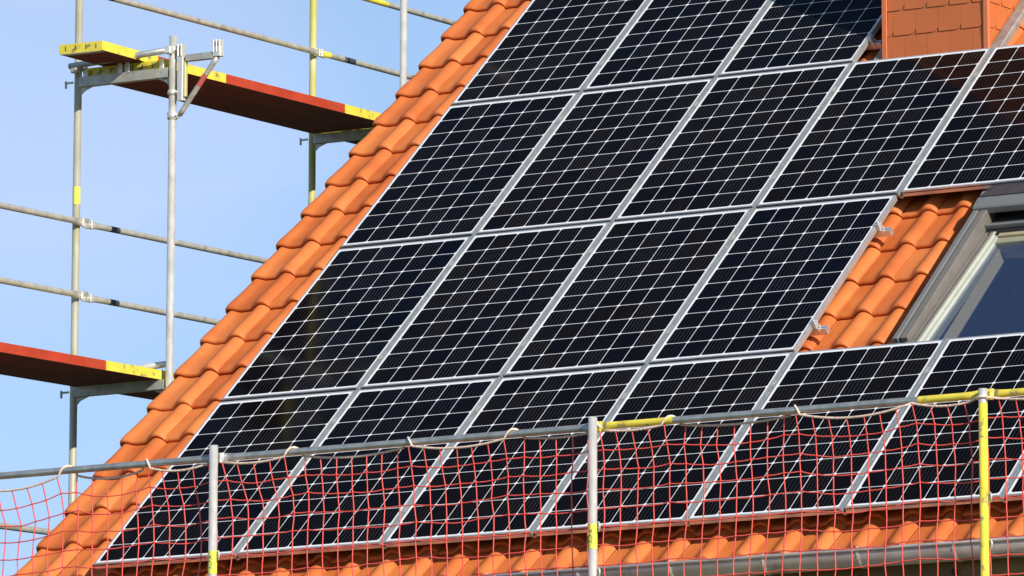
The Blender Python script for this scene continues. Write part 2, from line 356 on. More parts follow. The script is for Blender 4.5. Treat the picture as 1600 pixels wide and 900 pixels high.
TW = .2447; C0 = 4.265; G = .3623; T0 = -.21
SKY_X0, SKY_X1, SKY_T0, SKY_T1 = 4.70, 5.78, 1.76, 3.16
prof = [(0, 0), (.006, -.001), (.03, .0025), (.06, .001), (.09, .002), (.106, .005), (.122, .013), (.139, .0255), (.156, .0375), (.172, .0445), (.190, .0465), (.206, .043), (.221, .035), (.233, .024), (.240, .014), (.2438, .001)]
verge = [(-.070, -.075), (-.073, -.03), (-.073, -.002), (-.069, .011), (-.058, .0205), (-.044, .0225), (-.026, .018), (-.006, .008), (.02, .001), (.05, .0005), (.09, .002), (.106, .005), (.122, .013), (.139, .0255), (.156, .0375), (.172, .0445), (.190, .0465), (.206, .043), (.221, .035), (.233, .024), (.240, .014), (.2438, .001)]
BN = -.150
def make_tiles(mb, tone, skip):
    col0 = round((X0+.073-(C0))/TW)
    k0 = math.floor((X0+.2-C0)/TW); nx = int((X1-C0)/TW)
    rows = [T0]+[.081+G*i for i in range(25)]
    rows = [r for r in rows if r < TR-.05]
    for j, t0 in enumerate(rows):
        L = (rows[j+1]-t0+.05) if j+1 < len(rows) else .36
        for k in range(k0, nx):
            xs = C0+k*TW
            if skip(xs, t0, L): continue
            pr_ = verge if k == k0 else prof
            j1, j2, j3 = random.uniform(-.0012, .0012), random.uniform(-.002, .002), random.uniform(-.0015, .0015)
            gz = Vector((0, 0, 0)); ty = t0+j2; base = BN+j3
            P = len(pr_); tn = random.uniform(.2, .8)
            rowsT = [(.030, -.0265), (.010, -.0275), (.003, -.024), (.0, -.015), (.003, -.0065), (.010, -.002), (.022, 0), (.05, .0005), (L*.5, -.013*(L/.36)), (L, -.034)]
            if t0 < .3: pass
            o = len(mb.v)
            for (dt, dn) in rowsT:
                for (sx, h) in pr_:
                    hh = h; sx = sx-.016*max(0, 1-dt/.16) if (k == k0 and sx < -.03) else sx
                    mb.v.append(tuple(R3(xs+sx+j1, ty+dt, base+hh+dn+.0)))
                    tone.append(tn)
            mi = mb.mi('clay_tile')
            for a in range(len(rowsT)-1):
                for q in range(P-1):
                    mb.f.append((o+a*P+q, o+a*P+q+1, o+(a+1)*P+q+1, o+(a+1)*P+q)); mb.m.append(mi); mb.sm.append(True)
b = MB(); tone = []
def skip_front(x, t, L):
    if x+TW*.5 > SKY_X0-.02 and x+TW*.5 < SKY_X1+.10 and t+L > SKY_T0+.12 and t < SKY_T1-.02: return True
    if x+TW*.5 > 3.2 and x+TW*.5 < 3.86 and t > 5.3 and t < 6.1: return True
    return False
make_tiles(b, tone, skip_front)
# no normal recalculation surprises: tiles are open shells
roof = hb(b, 'roof', attr=tone)
rb = roof.copy(); COL.objects.link(rb); rb.parent = house        # rear slope: the same tiles turned about the ridge
rb.name = 'roof'
cx_ = (X0+X1)/2
ang = Matrix.Translation(Vector((cx_, YR, 0))) @ Matrix.Rotation(math.pi, 4, 'Z') @ Matrix.Translation(Vector((-cx_, -YR, 0)))
rb.matrix_local = Matrix.Translation(HL) @ ang @ Matrix.Translation(-HL)
# roof boarding below the tiles, with an opening for the roof window
b = MB()
for (xa, xb, ta, tb) in ((X0+.04, SKY_X0+.02, -.12, TR), (SKY_X1-.02, X1-.02, -.12, TR), (SKY_X0+.02, SKY_X1-.02, -.12, SKY_T0+.02), (SKY_X0+.02, SKY_X1-.02, SKY_T1-.02, TR)):
    b.box((xa, ta, -.235), (xb, tb, -.20), 'underlay', T=RT)
b.box((X0+.04, -.12, -.235), (X1-.02, TR, -.20), 'underlay', T=ang @ RT)
hb(b, 'roof_boarding')
# ridge
b = MB()
for i in range(34):
    xa = X0+.02+i*.37; b.path([(xa-.03, YR, ZR-.235), (xa+.37, YR, ZR-.25)], [.135, .12], 'clay_tile', n=16)
hb(b, 'ridge', attr=[.5]*len(b.v))
# verge board, fascia board under the eave and its bolts
b = MB(); b.box((X0+.02, -.14, -.40), (X0+.05, TR-.05, -.21), 'olive_wood', T=RT); b.box((X0+.02, -.14, -.40), (X0+.05, TR-.05, -.21), 'olive_wood', T=Matrix.Translation(Vector((0, 2*YR, 0))) @ Matrix.Scale(-1, 4, Vector((0, 1, 0))) @ RT)
hb(b, 'verge_board')
b = MB(); b.box((X0+.06, -.035, -.64), (X1-.05, -.005, -.285), 'olive_wood')
b.box((X0+.06, -.004, -.65), (X1-.05, .348, -.62), 'olive_wood')
fas = hb(b, 'fascia_board')
for i in range(-8, 11):
    c = MB(); xx = 5.20+i*.595
    c.path([(xx, -.036, -.40), (xx, -.050, -.40), (xx, -.056, -.40)], [.020, .019, .010], 'dark_parts_and_shade', n=10)
    hb(c, 'bolt', fas)
# gutter: half round with a rolled front bead, on strap brackets
GY, GZz, GR = -.125, -.262, .078
b = MB(); o = 0
arc = [(math.pi*(k/12)) for k in range(13)]
outer = [(GY-GR*math.cos(a), GZz-GR*math.sin(a)*1.15) for a in arc]
inner = [(GY-(GR-.003)*math.cos(a), GZz+.001-(GR-.003)*math.sin(a)*1.15) for a in arc]
b.prism(outer+inner[::-1], X0-.03, X1, 'gutter_zinc', smooth=False)
for i, q in enumerate(b.sm): b.sm[i] = i < 12 or (13 <= i < 25)
b.path([(X0-.03, GY-GR-.004, GZz+.004), (X1, GY-GR-.004, GZz+.004)], .0105, 'gutter_zinc', n=10)
b.prism([(GY-GR*math.cos(a)*.98, GZz-GR*math.sin(a)*1.13) for a in arc], X0-.03, X0-.028, 'gutter_zinc')
gut = hb(b, 'gutter')
for i in range(-9, 11):
    xx = 5.274+i*.6
    if xx > X1-.1: continue
    c = MB()
    ring = [(GY-(GR+.004)*math.cos(a), GZz-(GR+.004)*math.sin(a)*1.15) for a in [math.pi*(k/12) for k in range(-1, 13)]]
    ring2 = [(GY-(GR+.0008)*math.cos(a), GZz-(GR+.0008)*math.sin(a)*1.15) for a in [math.pi*(k/12) for k in range(-1, 13)]]
    c.prism(ring+ring2[::-1], xx-.007, xx+.007, 'galvanised')
    hb(c, 'bracket', gut)

# chimney, clad with small cut-corner plates
CX0, CX1, CY0, CY1, CZT = 3.165, 3.925, 3.955, 4.62, 6.6
b = MB(); b.box((CX0+.02, CY0+.02, 2.6), (CX1-.02, CY1-.02, CZT), 'shingle')
P_ = .1635
def plate(mb, T, x0, x1, z0, z1, cut):
    if x1-x0 < .012: return
    c = min(.042, (x1-x0)*.9) if cut else 0
    out = [(x0, z0)]
    if c:
        for k in range(5):
            a = -math.pi/2+math.pi/2*k/4
            out.append((x1-c+c*math.cos(a), z0+c+c*math.sin(a)))
    else: out.append((x1, z0))
    out += [(x1, z1), (x0, z1)]
    n = len(out)
    def yy(z): return -.002-.0075*(1-(z-z0)/(z1-z0))
    fr = [Vector((x, yy(z)-.0022, z)) for x, z in out]; bk = [Vector((x, yy(z), z)) for x, z in out]
    vs = [T @ v for v in fr+bk]
    fs = [tuple(range(n))]+[tuple(range(2*n-1, n-1, -1))]+[(i, n+i, n+(i+1) % n, (i+1) % n) for i in range(n)]
    mb.add(vs, fs, 'shingle')
def clad(mb, T, w, phase):
    for r in range(-6, 19):
        z0 = 3.49+(r)*P_; z1 = z0+P_+.035
        off = (phase+(r % 2)*.5) % 1.0
        x = -P_*(1-off)
        while x < w:
            xa, xb = max(x, .0), min(x+P_-.0012, w)
            plate(mb, T, xa+random.uniform(0, .0006), xb, z0+random.uniform(-.0006, .0006), min(z1, CZT), xb == x+P_-.0012)
            x += P_
F = Matrix.Translation(Vector((CX0+.03, CY0+.018, 0)))
clad(b, F, CX1-CX0-.06, .27)
Fr = Matrix.Translation(Vector((CX1-.018, CY0+.03, 0))) @ Matrix.Rotation(math.pi/2, 4, 'Z')
clad(b, Fr, CY1-CY0-.06, .6)
Fl = Matrix.Translation(Vector((CX0+.018, CY1-.03, 0))) @ Matrix.Rotation(-math.pi/2, 4, 'Z')
clad(b, Fl, CY1-CY0-.06, .3)
chim = hb(b, 'chimney')
for (x, y, sx, sy) in ((CX0, CY0, 1, 1), (CX1, CY0, -1, 1), (CX0, CY1, 1, -1), (CX1, CY1, -1, -1)):
    c = MB(); w = .031
    xs = sorted((x-sx*.004, x+sx*w)); ys = sorted((y-sy*.004, y+sy*.006)); c.box((xs[0], ys[0], 2.7), (xs[1], ys[1], CZT), 'trim_orange', bev=.002)
    xs = sorted((x-sx*.004, x+sx*.006)); ys = sorted((y+sy*.0065, y+sy*w)); c.box((xs[0], ys[0], 2.7), (xs[1], ys[1], CZT), 'trim_orange', bev=.002)
    hb(c, 'corner_trim', chim)
c = MB(); c.box((CX0-.06, CY0-.06, CZT), (CX1+.06, CY1+.06, CZT+.08), 'lead', bev=.01)
hb(c, 'cap', chim)
for (xa, xb) in ((CX1+.004, CX1+.085), (CX0-.085, CX0-.004)):
    c = MB()
    s_ = 1 if xa > CX0 else -1
    pr_ = [(xa, -.13), (xb, -.13), (xb, -.094), (xb-.010*1, -.084), (xa, -.088)] if s_ > 0 else [(xa, -.13), (xb, -.13), (xb, -.088), (xa+.01, -.084), (xa, -.094)]
    vs = [R3(x, 5.02, n) for x, n in pr_]+[R3(x, 6.35, n) for x, n in pr_]; m_ = len(pr_)
    c.add(vs, [(i, (i+1) % m_, m_+(i+1) % m_, m_+i) for i in range(m_)]+[tuple(range(m_))[::-1], tuple(range(m_, 2*m_))], 'lead')
    hb(c, 'flashing', chim)

# roof window
win = MB()
SK = RT @ Matrix.Translation(Vector((.03, -.05, .03)))
win.box((4.645, 1.775, -.170), (4.682, 3.30, -.030), 'window_grey', T=SK, bev=.004)
win.box((4.6825, 1.78, -.170), (4.6925, 3.20, -.060), 'window_recess_shade', T=SK)  # near-black filler paints the groove's shade
win.box((4.693, 1.78, -.170), (4.742, 3.20, -.034), 'window_brown', T=SK, bev=.003)
win.box((5.738, 1.78, -.170), (5.787, 3.20, -.034), 'window_brown', T=SK, bev=.003)
win.box((5.798, 1.775, -.170), (5.835, 3.30, -.030), 'window_grey', T=SK, bev=.004)
win.box((4.60, 1.56, -.190), (5.88, 1.774, -.115), 'lead', T=SK, bev=.004)
wf = hb(win, 'skylight')
c = MB()
c.prism([(3.125, -.060), (3.125, -.020), (3.133, -.010), (3.225, -.006), (3.30, -.028), (3.30, -.16), (3.24, -.16), (3.24, -.060)], 4.650, 5.830, 'window_grey', T=SK)
hb(c, 'hood', wf)
c = MB(); c.box((4.57, 3.302, -.170), (5.90, 3.60, -.085), 'lead', T=SK, bev=.004); c.box((4.655, 3.232, -.0045), (5.825, 3.50, -.0012), 'bitumen', T=SK @ Matrix.Translation(Vector((0, 3.232, -.005))) @ Matrix.Rotation(rad(-15), 4, 'X') @ Matrix.Translation(Vector((0, -3.232, .005))))
hb(c, 'flashing', wf)
c = MB(); c.box((4.7425, 3.20, -.172), (5.7375, 3.239, -.062), 'window_recess_shade', T=SK)
c.box((4.7425, 2.975, -.135), (5.7375, 3.199, -.120), 'window_recess_shade', T=SK)  # shallow black floor paints the deep shade between hood and sash
c.box((4.7425, 3.030, -.1195), (5.7375, 3.052, -.085), 'window_grey', T=SK, bev=.004)
hb(c, 'frame_head', wf)
SS = RT @ Matrix.Translation(Vector((.006, 1.70, -.030))) @ Matrix.Rotation(rad(-2.6), 4, 'X') @ Matrix.Translation(Vector((0, -1.70, .020)))
c = MB()
st0, st1 = 1.60, 2.955
for s_ in (0, 1):
    def bx(xa, xb, n0, n1, m, bev=.003):
        if s_: xa, xb = 10.48-xb, 10.48-xa
        c.box((xa, st0, n0), (xb, st1, n1), m, T=SS, bev=bev)
    bx(4.746, 4.796, -.115, -.022, 'window_brown'); bx(4.7975, 4.808, -.115, -.030, 'window_grey', .002); bx(4.8095, 4.826, -.115, -.018, 'window_brown')
    bx(4.8275, 4.846, -.115, -.020, 'window_light'); bx(4.847, 4.872, -.115, -.034, 'window_light')
c.box((4.873, 2.905, -.115), (5.607, 2.955, -.024), 'window_tan', T=SS, bev=.003)
c.box((4.873, 2.850, -.115), (5.607, 2.9045, -.040), 'window_olive', T=SS, bev=.003)
c.box((4.873, 1.60, -.115), (5.607, 1.64, -.04), 'window_light', T=SS, bev=.003)
hb(c, 'sash', wf)
c = MB(); c.box((4.873, 1.641, -.056), (5.607, 2.849, -.050), 'window_glass', T=SS)
hb(c, 'pane', wf)
c = MB()
def quad(pts, m): c.add([SK @ Vector(p) for p in pts], [(0, 1, 2, 3)], m)
N0, N1 = -.172, -.27
ax0, ax1, at0, at1 = 4.86, 5.62, 1.70, 2.93
quad([(ax0, at0, N0), (ax0, at1, N0), (ax0, at1, N1), (ax0, at0-.05, N1)], 'plaster_white')
quad([(ax1, at0, N0), (ax1, at1, N0), (ax1, at1, N1), (ax1, at0-.05, N1)], 'plaster_white')
quad([(ax0, at1, N0), (ax1, at1, N0), (ax1, at1, N1), (ax0, at1, N1)], 'plaster_white')
quad([(ax0, at0, N0), (ax1, at0, N0), (ax1, at0-.05, N1), (ax0, at0-.05, N1)], 'plaster_white')
bx0, bx1, bt0, bt1, N2 = 4.0, 6.4, 1.2, 3.4, -1.4
quad([(ax0, at0-.05, N1), (ax0, at1, N1), (bx0, bt1, N1-.01), (bx0, bt0, N1-.01)], 'room_dark')
quad([(ax1, at0-.05, N1), (ax1, at1, N1), (bx1, bt1, N1-.01), (bx1, bt0, N1-.01)], 'room_dark')
quad([(ax0, at1, N1), (ax1, at1, N1), (bx1, bt1, N1-.01), (bx0, bt1, N1-.01)], 'room_dark')
quad([(ax0, at0-.05, N1), (ax1, at0-.05, N1), (bx1, bt0, N1-.01), (bx0, bt0, N1-.01)], 'room_dark')
for pts_ in ([(bx0, bt0), (bx0, bt1)], [(bx1, bt0), (bx1, bt1)], [(bx0, bt0), (bx1, bt0)], [(bx0, bt1), (bx1, bt1)]):
    (xa, ta), (xb, tb) = pts_; quad([(xa, ta, N1-.01), (xb, tb, N1-.01), (xb, tb, N2), (xa, ta, N2)], 'room_dark')
quad([(bx0, bt0, N2), (bx1, bt0, N2), (bx1, bt1, N2), (bx0, bt1, N2)], 'room_dark')
hb(c, 'reveal', wf)

# ------------------------------------------------------------------ solar panels
DU, DV = 1.012, 1.68267
TP = .040
def panel_proto():
    t = thing('solar_panel', '', 'solar panel', rx=TH, group='solar panels mounted on the tiled roof')
    f = MB(); w = .0115
    for (a, bb) in (((0, 0, -TP), (w, PL, 0)), ((PW-w, 0, -TP), (PW, PL, 0)), ((w, 0, -TP), (PW-w, w, 0)), ((w, PL-w, -TP), (PW-w, PL, 0))):
        f.box(a, bb, 'aluminium', bev=.0012)
    # return lip, ridge, and a dark strip painting the shaded line between panel rows
    f.box((w, w, -TP), (PW-w, w+.02, -TP+.002), 'aluminium')
    f.box((.002, -.0012, -.0165), (PW-.002, 0, -.0105), 'dark_parts_and_shade')
    f.box((.002, -.0015, -.027), (PW-.002, 0, -.0255), 'aluminium')
    f.build('frame', t)
    c_ = MB(); c_.box((w, w, -.007), (PW-w, PL-w, -.0025), 'solar_cells')
    c_.build('glass', t)
    return t
proto = panel_proto()
rowname = ['bottom row by the gutter', 'second row from the bottom', 'third row from the bottom', 'top row near the chimney']
ordn = ['first', 'second', 'third', 'fourth', 'fifth', 'sixth', 'seventh']
lab = {}
panels = [(0, u) for u in range(7)]+[(1, u) for u in range(4)]+[(2, u) for u in range(5)]+[(3, u) for u in range(3)]
rj = random.Random(3)
for i, (v, u) in enumerate(panels):
    o = proto if i == 0 else copy_tree(proto)
    o.location = R3(u*DU+(DU-PW)/2, v*DV+(DV-PL)/2, rj.uniform(-.0006, .0006))
    o.rotation_euler = (TH+rad(rj.uniform(-.12, .12)), 0, 0)
    l = 'black-celled solar panel, %s from the tiled verge in the %s' % (ordn[u], rowname[v])
    if (v, u) == (1, 3): l = 'black-celled solar panel ending the second row left of the roof window'
    if (v, u) == (3, 2): l = 'black-celled solar panel left of the chimney, partly in its shadow'
    if (v, u) == (2, 4): l = 'black-celled solar panel above the roof window, cut by the right edge'
    if (v, u) == (2, 3): l = 'black-celled solar panel below the chimney front, third row'
    if (v, u) == (0, 0): l = 'black-celled solar panel at the lower left corner of the array'
    o['label'] = l
# vertical aluminium strips in the column gaps
sp = MB(); sp.box((-.0125, -.018, -.020), (.0050, PL+.004, .0012), 'strip_metal', bev=.001)
sp.box((-.0125, .0, -.050), (.0135, PL+.004, -.034), 'strip_metal')
for tt in (.33, 1.33):
    sp.path([(-.003, tt, .0014), (-.003, tt, .0045)], .0065, 'galvanised_dull', n=8)
    sp.box((-.010, tt-.035, .0015), (.012, tt+.035, .0030), 'galvanised_dull')
strip0 = sp.build('clamp_strip', T=None)
strips = [(0, u) for u in range(1, 7)]+[(1, u) for u in range(1, 4)]+[(2, u) for u in range(1, 5)]+[(3, u) for u in range(1, 3)]
for i, (v, u) in enumerate(strips):
    o = strip0 if i == 0 else strip0.copy()
    if i: COL.objects.link(o)
    o.rotation_euler = (TH, 0, 0); o.location = R3(u*DU, v*DV+(DV-PL)/2, 0)
    tag(o, 'aluminium clamp strip between %s and %s panels of the %s' % (ordn[u-1], ordn[u], rowname[v].split(' near')[0].split(' by')[0]), 'clamp strip', 'clamp strips in the gaps between panels')
# horizontal mounting rails below the panels with end clamps
k_ = 0
rail_lab = {0: 'under the bottom row of panels', 1: 'under the second row, poking out beside the roof window tiles', 2: 'under the third row of panels', 3: 'under the top row, poking out left of the chimney'}
for v, xe in ((0, 7.12), (1, 4.115), (2, 5.10), (3, 3.10)):
    for q, tt in enumerate((.30, 1.345)):
        r = MB(); t = v*DV+tt
        r.box((-.02, t-.020, -.086), (xe, t-.003, -.044), 'aluminium', T=RT); r.box((-.02, t+.003, -.086), (xe, t+.020, -.044), 'aluminium', T=RT)
        r.box((-.02, t-.003, -.086), (xe, t+.003, -.072), 'aluminium', T=RT)
        for hx in [x*.98+.33 for x in range(int(xe))]:
            r.box((hx, t-.015, -.150), (hx+.03, t+.10, -.0865), 'galvanised_dull', T=RT)
        ro = r.build('mounting_rail')
        tag(ro, ('lower' if q == 0 else 'upper')+' aluminium mounting rail '+rail_lab[v], 'mounting rail', 'mounting rails beneath the panels')
        if v in (1, 3):
            e = MB(); x0 = (4 if v == 1 else 3)*DU-(DU-PW)/2+.001
            e.box((x0, t-.022, -.043), (x0+.024, t+.022, .001), 'white_scrap', T=RT, bev=.003)
            e.box((x0-.010, t-.022, .0012), (x0+.024, t+.022, .005), 'aluminium', T=RT, bev=.001)
            e.path([R3(x0+.012, t, .004), R3(x0+.012, t, .013)], .007, 'galvanised', n=8)
            e.box((x0+.02, t-.028, -.060), (x0+.038, t-.0205, -.034), 'aluminium', T=RT)
            e.path([R3(x0+.02, t+.006, -.03), R3(x0+.034, t+.008, -.026), R3(x0+.040, t-.006, -.040), R3(x0+.032, t-.018, -.050)], .0032, 'white_scrap', n=6)
            e.build('end_clamp', ro)

# ------------------------------------------------------------------ scaffold
RP = .02415
def flat_tube(mb, a, b, r, m, bands=(), mats_fn=None, off=None):
    """guard rail: tube with pressed flat ends"""
    a = Vector(a); b = Vector(b); L = (b-a).length; d = (b-a)/L
    ss = [0, .05, .09, .13, .18]+[.18+(L-.36)*k/24 for k in range(1, 24)]+[L-.18, L-.13, L-.09, L-.05, L]
    pts = [a+d*s for s in ss]; fl = []
    for s in ss:
        e = min(s, L-s); k = min(1, max(0, (e-.05)/.11)); k = k*k*(3-2*k)
        fl.append((.22+.78*k, 1.45-.45*k))
    mats = [mats_fn((ss[i]+ss[i+1])/2, L) for i in range(len(ss)-1)] if mats_fn else None
    mb.path(pts, r, m, n=12, flat=fl, mats=mats)
def hook(mb, p, sx, m='galvanised_dull'):
    """small locking wedge pin with its drop nose"""
    x, y, z = p
    mb.box((min(x, x+sx*.062), y-.006, z-.006), (max(x, x+sx*.062), y+.006, z+.006), m)
    mb.box((min(x+sx*.050, x+sx*.062), y-.007, z-.035), (max(x+sx*.050, x+sx*.062), y+.007, z+.014), m, bev=.003)

XI, XO = -.95, -1.68
LEV = [-2.64, -.64, 1.365, 3.368]
def side_frame(Y, label, itop, otop, tr, outer_mat):
    t = thing('scaffold', label, 'scaffold frame', (XO, Y, GZ), 'scaffold frames beside the gable')
    T = Matrix.Translation(Vector((-XO, -Y, -GZ)))
    for (x, top, m) in ((XI, itop, 'galvanised'), (XO, otop, outer_mat)):
        p = MB(); p.pipe((x, Y, GZ+.06), (x, Y, top), RP, m)
        for z in (-4.56, -2.56, -.56, 1.44, 3.44):
            if z < top-.1:
                p.path([(x, Y, z-.004), (x, Y, z-.003), (x, Y, z+.001), (x, Y, z+.002)], [RP, RP+.0016, RP+.0016, RP], m, n=14, cap=False)
        p.box((x-.075, Y-.075, GZ), (x+.075, Y+.075, GZ+.01), 'galvanised_dull', bev=.002); p.path([(x, Y, GZ+.01), (x, Y, GZ+.30)], .019, 'galvanised_dull', n=10)
        p.build('post', t, T=T)
    for z in tr:
        q = MB()
        # U profile transom
        q.box((XO+RP, Y-.026, z-.032), (XI-RP, Y-.022, z+.030), 'galvanised_dull'); q.box((XO+RP, Y+.022, z-.032), (XI-RP, Y+.026, z+.030), 'galvanised_dull')
        q.box((XO+RP, Y-.0219, z-.032), (XI-RP, Y+.0219, z-.028), 'galvanised_dull')
        for (x, s_) in ((XO+RP, 1), (XI-RP, -1)):
            q.prism([(x, z-.033), (x+s_*.10, z-.033), (x+s_*.03, z-.058), (x, z-.085)], -.004, .004, 'galvanised_dull', T=Matrix.Translation(Vector((0, Y, 0))) @ Matrix(((0, 1, 0, 0), (1, 0, 0, 0), (0, 0, 1, 0), (0, 0, 0, 1))))
        q.build('transom', t, T=T)
        h = MB(); hook(h, (XO-RP, Y-.02, z+.0), -1); h.build('locking_pin', t, T=T)
    return t, T
fA, TA = side_frame(2.085, 'scaffold frame with two posts, console bracket and open top, nearest beside the verge', 3.602, 4.55, LEV, 'pale_yellow_galvanised')
fB, TB = side_frame(4.705, 'yellowish tall scaffold frame behind the verge where the upper red deck ends', 5.44, 5.44, LEV, 'yellow_galvanised')
fC, TC = side_frame(-.51, 'scaffold frame at the front corner outside the left picture edge', 1.44, 2.50, LEV[:3], 'galvanised')
fD, TD = side_frame(7.32, 'scaffold frame hidden behind the upper roof slope', 5.44, 5.44, LEV, 'galvanised')

def text_mesh(txt, size):
    cu = bpy.data.curves.new('txt', 'FONT'); cu.body = txt; cu.size = size; cu.align_x = 'CENTER'; cu.align_y = 'CENTER'; cu.offset = size*.02
    o = bpy.data.objects.new('txt', cu); COL.objects.link(o)
    dg = bpy.context.evaluated_depsgraph_get(); me = o.evaluated_get(dg).to_mesh()
    vs = [tuple(v.co) for v in me.vertices]; fs = [tuple(p.vertices) for p in me.polygons]
    o.evaluated_get(dg).to_mesh_clear(); bpy.data.objects.remove(o); bpy.data.curves.remove(cu)
    return vs, fs
def sticker(parent, T, x, y, z0, z1, ang_txt, txt=None, r=RP):
    s = MB(); s.path([(x, y, z0), (x, y, z1)], r+.0009, 'yellow_sticker', n=20, cap=False)
    so_ = s.build('sticker', parent, T=T)
    if txt:
        vs, fs = text_mesh(txt, .030); zc = (z0+z1)/2; R_ = r+.0016; out = []
        for (u, w, _) in vs:      # text runs upwards along the post
            a = ang_txt+(-w)/R_
            out.append((x+R_*math.sin(a), y-R_*math.cos(a), zc+u))
        l = MB(); l.add(out, fs, 'ink'); l.build('lettering', so_, T=None if T is None else T)
# yellow label on the outer post of frame A
sticker(fA, TA, XO, 2.085, 2.575, 2.690, rad(35))

# fittings on frame A: tube couplers, end guard tube, console bracket
def coupler(mb, x, y, z, h=.045, m='galvanised_dull'):
    mb.path([(x, y, z-h/2), (x, y, z-h/2+.004), (x, y, z+h/2-.004), (x, y, z+h/2)], [RP+.001, RP+.008, RP+.008, RP+.001], m, n=14, cap=False)
    mb.box((x+RP+.002, y-.010, z-h*.35), (x+RP+.026, y+.010, z+h*.35), m, bev=.003)
    mb.path([(x+RP+.020, y-.026, z), (x+RP+.020, y+.02, z)], .006, m, n=8)
eg = thing('end_guard_tube', 'grey tube clamped across the post tops above the upper transom', 'scaffold tube', (XI, 2.03, 3.5))
m_ = MB(); m_.path([(XI-.02, 2.085-.048, 3.503), (XO-.03, 2.085-.048, 3.470)], .0205, 'rail_metal', n=14); m_.build('tube', eg, T=Matrix.Translation(Vector((-XI, -2.03, -3.5))))
m_ = MB(); coupler(m_, XI, 2.085, 3.510, .05); m_.box((XI-.025, 2.085-.062, 3.480), (XI+.02, 2.085-.022, 3.530), 'galvanised', bev=.006); m_.build('coupler', eg, T=Matrix.Translation(Vector((-XI, -2.03, -3.5))))
m_ = MB(); coupler(m_, XO, 2.085, 3.470, .06); m_.box((XO-.02, 2.085-.062, 3.425), (XO+.03, 2.085-.022, 3.48), 'galvanised_dull', bev=.006); m_.build('coupler', eg, T=Matrix.Translation(Vector((-XI, -2.03, -3.5))))
eg2 = thing('end_guard_tube', 'pale short tube clamped across the posts at the lower red deck', 'scaffold tube', (XI, 2.14, 1.52))
m_ = MB(); m_.path([(XI-.02, 2.142, 1.505), (XO, 2.142, 1.470)], .0205, 'galvanised', n=14); m_.build('tube', eg2, T=Matrix.Translation(Vector((-XI, -2.14, -1.52))))

cb = thing('console_bracket', 'galvanised triangular console bracket with red sticker clamped to inner post', 'bracket', (XI, 2.085, 3.1))
TCB = Matrix.Translation(Vector((-XI, -2.085, -3.1)))
m_ = MB(); m_.box((-.905, 2.065, 3.175), (-.862, 2.105, 3.46), 'galvanised', bev=.003); m_.box((-.860, 2.072, 3.20), (-.846, 2.098, 3.43), 'yellow_galvanised', bev=.002)
m_.build('upright', cb, T=TCB)
m_ = MB(); m_.box((-.845, 2.067, 3.425), (-.635, 2.103, 3.470), 'galvanised_dull', bev=.003)
for x in (-.905, -.880, -.635, -.612, -.590):
    m_.box((x, 2.060, 3.462), (x+.011, 2.110, 3.545), 'galvanised', bev=.003)
m_.box((-.6349, 2.064, 3.435), (-.575, 2.106, 3.500), 'galvanised', bev=.003)
m_.build('arm', cb, T=TCB)
m_ = MB(); A_ = Vector((-.612, 2.085, 3.435)); B_ = Vector((-.895, 2.085, 3.085))
seg = [A_.lerp(B_, k/10) for k in range(11)]
m_.path(seg, .017, 'galvanised', n=8, mats=['red_sticker' if i in (3, 4) else 'galvanised_dull' for i in range(10)]); m_.build('brace', cb, T=TCB)
m_ = MB(); coupler(m_, XI, 2.085, 3.235, .035, 'galvanised'); m_.build('coupler', cb, T=TCB)
m_ = MB(); coupler(m_, XI, 2.085, 3.085, .05, 'galvanised'); m_.build('coupler', cb, T=TCB)

# deck boards
DW, DH = .320, .062
def deck_proto(L):
    t = thing('scaffold_deck', '', 'scaffold deck', group='red scaffold decks with yellow ends')
    b = MB(); ye = .63
    def seg(x0, x1, z0, z1):
        for (a, c_, m) in ((0, ye, 'yellow_paint'), (ye, L-.58, 'red_deck'), (L-.58, L, 'yellow_paint')):
            b.box((x0, a, z0), (x1, c_, z1), m)
    seg(0, .012, .0025, DH); seg(DW-.012, DW, .0025, DH); seg(.012, DW-.012, DH-.008, DH)
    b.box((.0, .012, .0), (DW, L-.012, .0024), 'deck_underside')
    b.box((.012, 0, 0), (DW-.012, .012, DH-.0081), 'yellow_paint'); b.box((.012, L-.012, 0), (DW-.012, L, DH-.0081), 'yellow_paint')
    b.box((.012, .0, -.003), (DW-.012, .05, -.0003), 'galvanised_dull')
    for k in range(4):
        xx = .045+k*.075
        b.box((xx, -.0012, .018), (xx+.006, 0, .048), 'dark_slot')
    b.build('board', t)
    for x in (.0, DW-.055):
        for yy in (-.034, L+.004):
            c = MB(); c.box((x+.01, yy, -.045), (x+.045, yy+.006 if yy < 0 else yy+.030, .068), 'galvanised', bev=.003)
            c.box((x+.012, min(yy+.006, L), -.02) if yy < 0 else (x+.012, L-.0, -.02), (x+.043, -.0001 if yy < 0 else L+.004, .01), 'galvanised_dull')
            c.build('claw', t)
    return t
dk = deck_proto(2.565)
spots = [
 (-1.329, 2.115, 3.400, 'inner red scaffold deck of the upper level, its long edge facing the roof'),
 (-1.652, 2.115, 3.400, 'outer red scaffold deck of the upper level beside the far guard rail'),
 (-1.329, -.48, 1.395, 'inner red scaffold deck of the lower level ending in yellow beside the verge'),
 (-1.652, -.48, 1.395, 'outer red scaffold deck of the lower level at the left picture edge'),
 (-1.329, 2.115, 1.395, 'inner lower scaffold deck continuing behind the verge past the first frame'),
 (-1.652, 2.115, 1.395, 'outer lower scaffold deck whose underside shows below the lower transom'),
 (-1.329, 4.735, 3.400, 'inner upper scaffold deck continuing behind the roof past the tall frame'),
 (-1.652, 4.735, 3.400, 'outer upper scaffold deck beyond the tall frame, its underside just showing')]
for i, (x, y, z, l) in enumerate(spots):
    o = dk if i == 0 else copy_tree(dk)
    o.location = (x, y, z); o['label'] = l
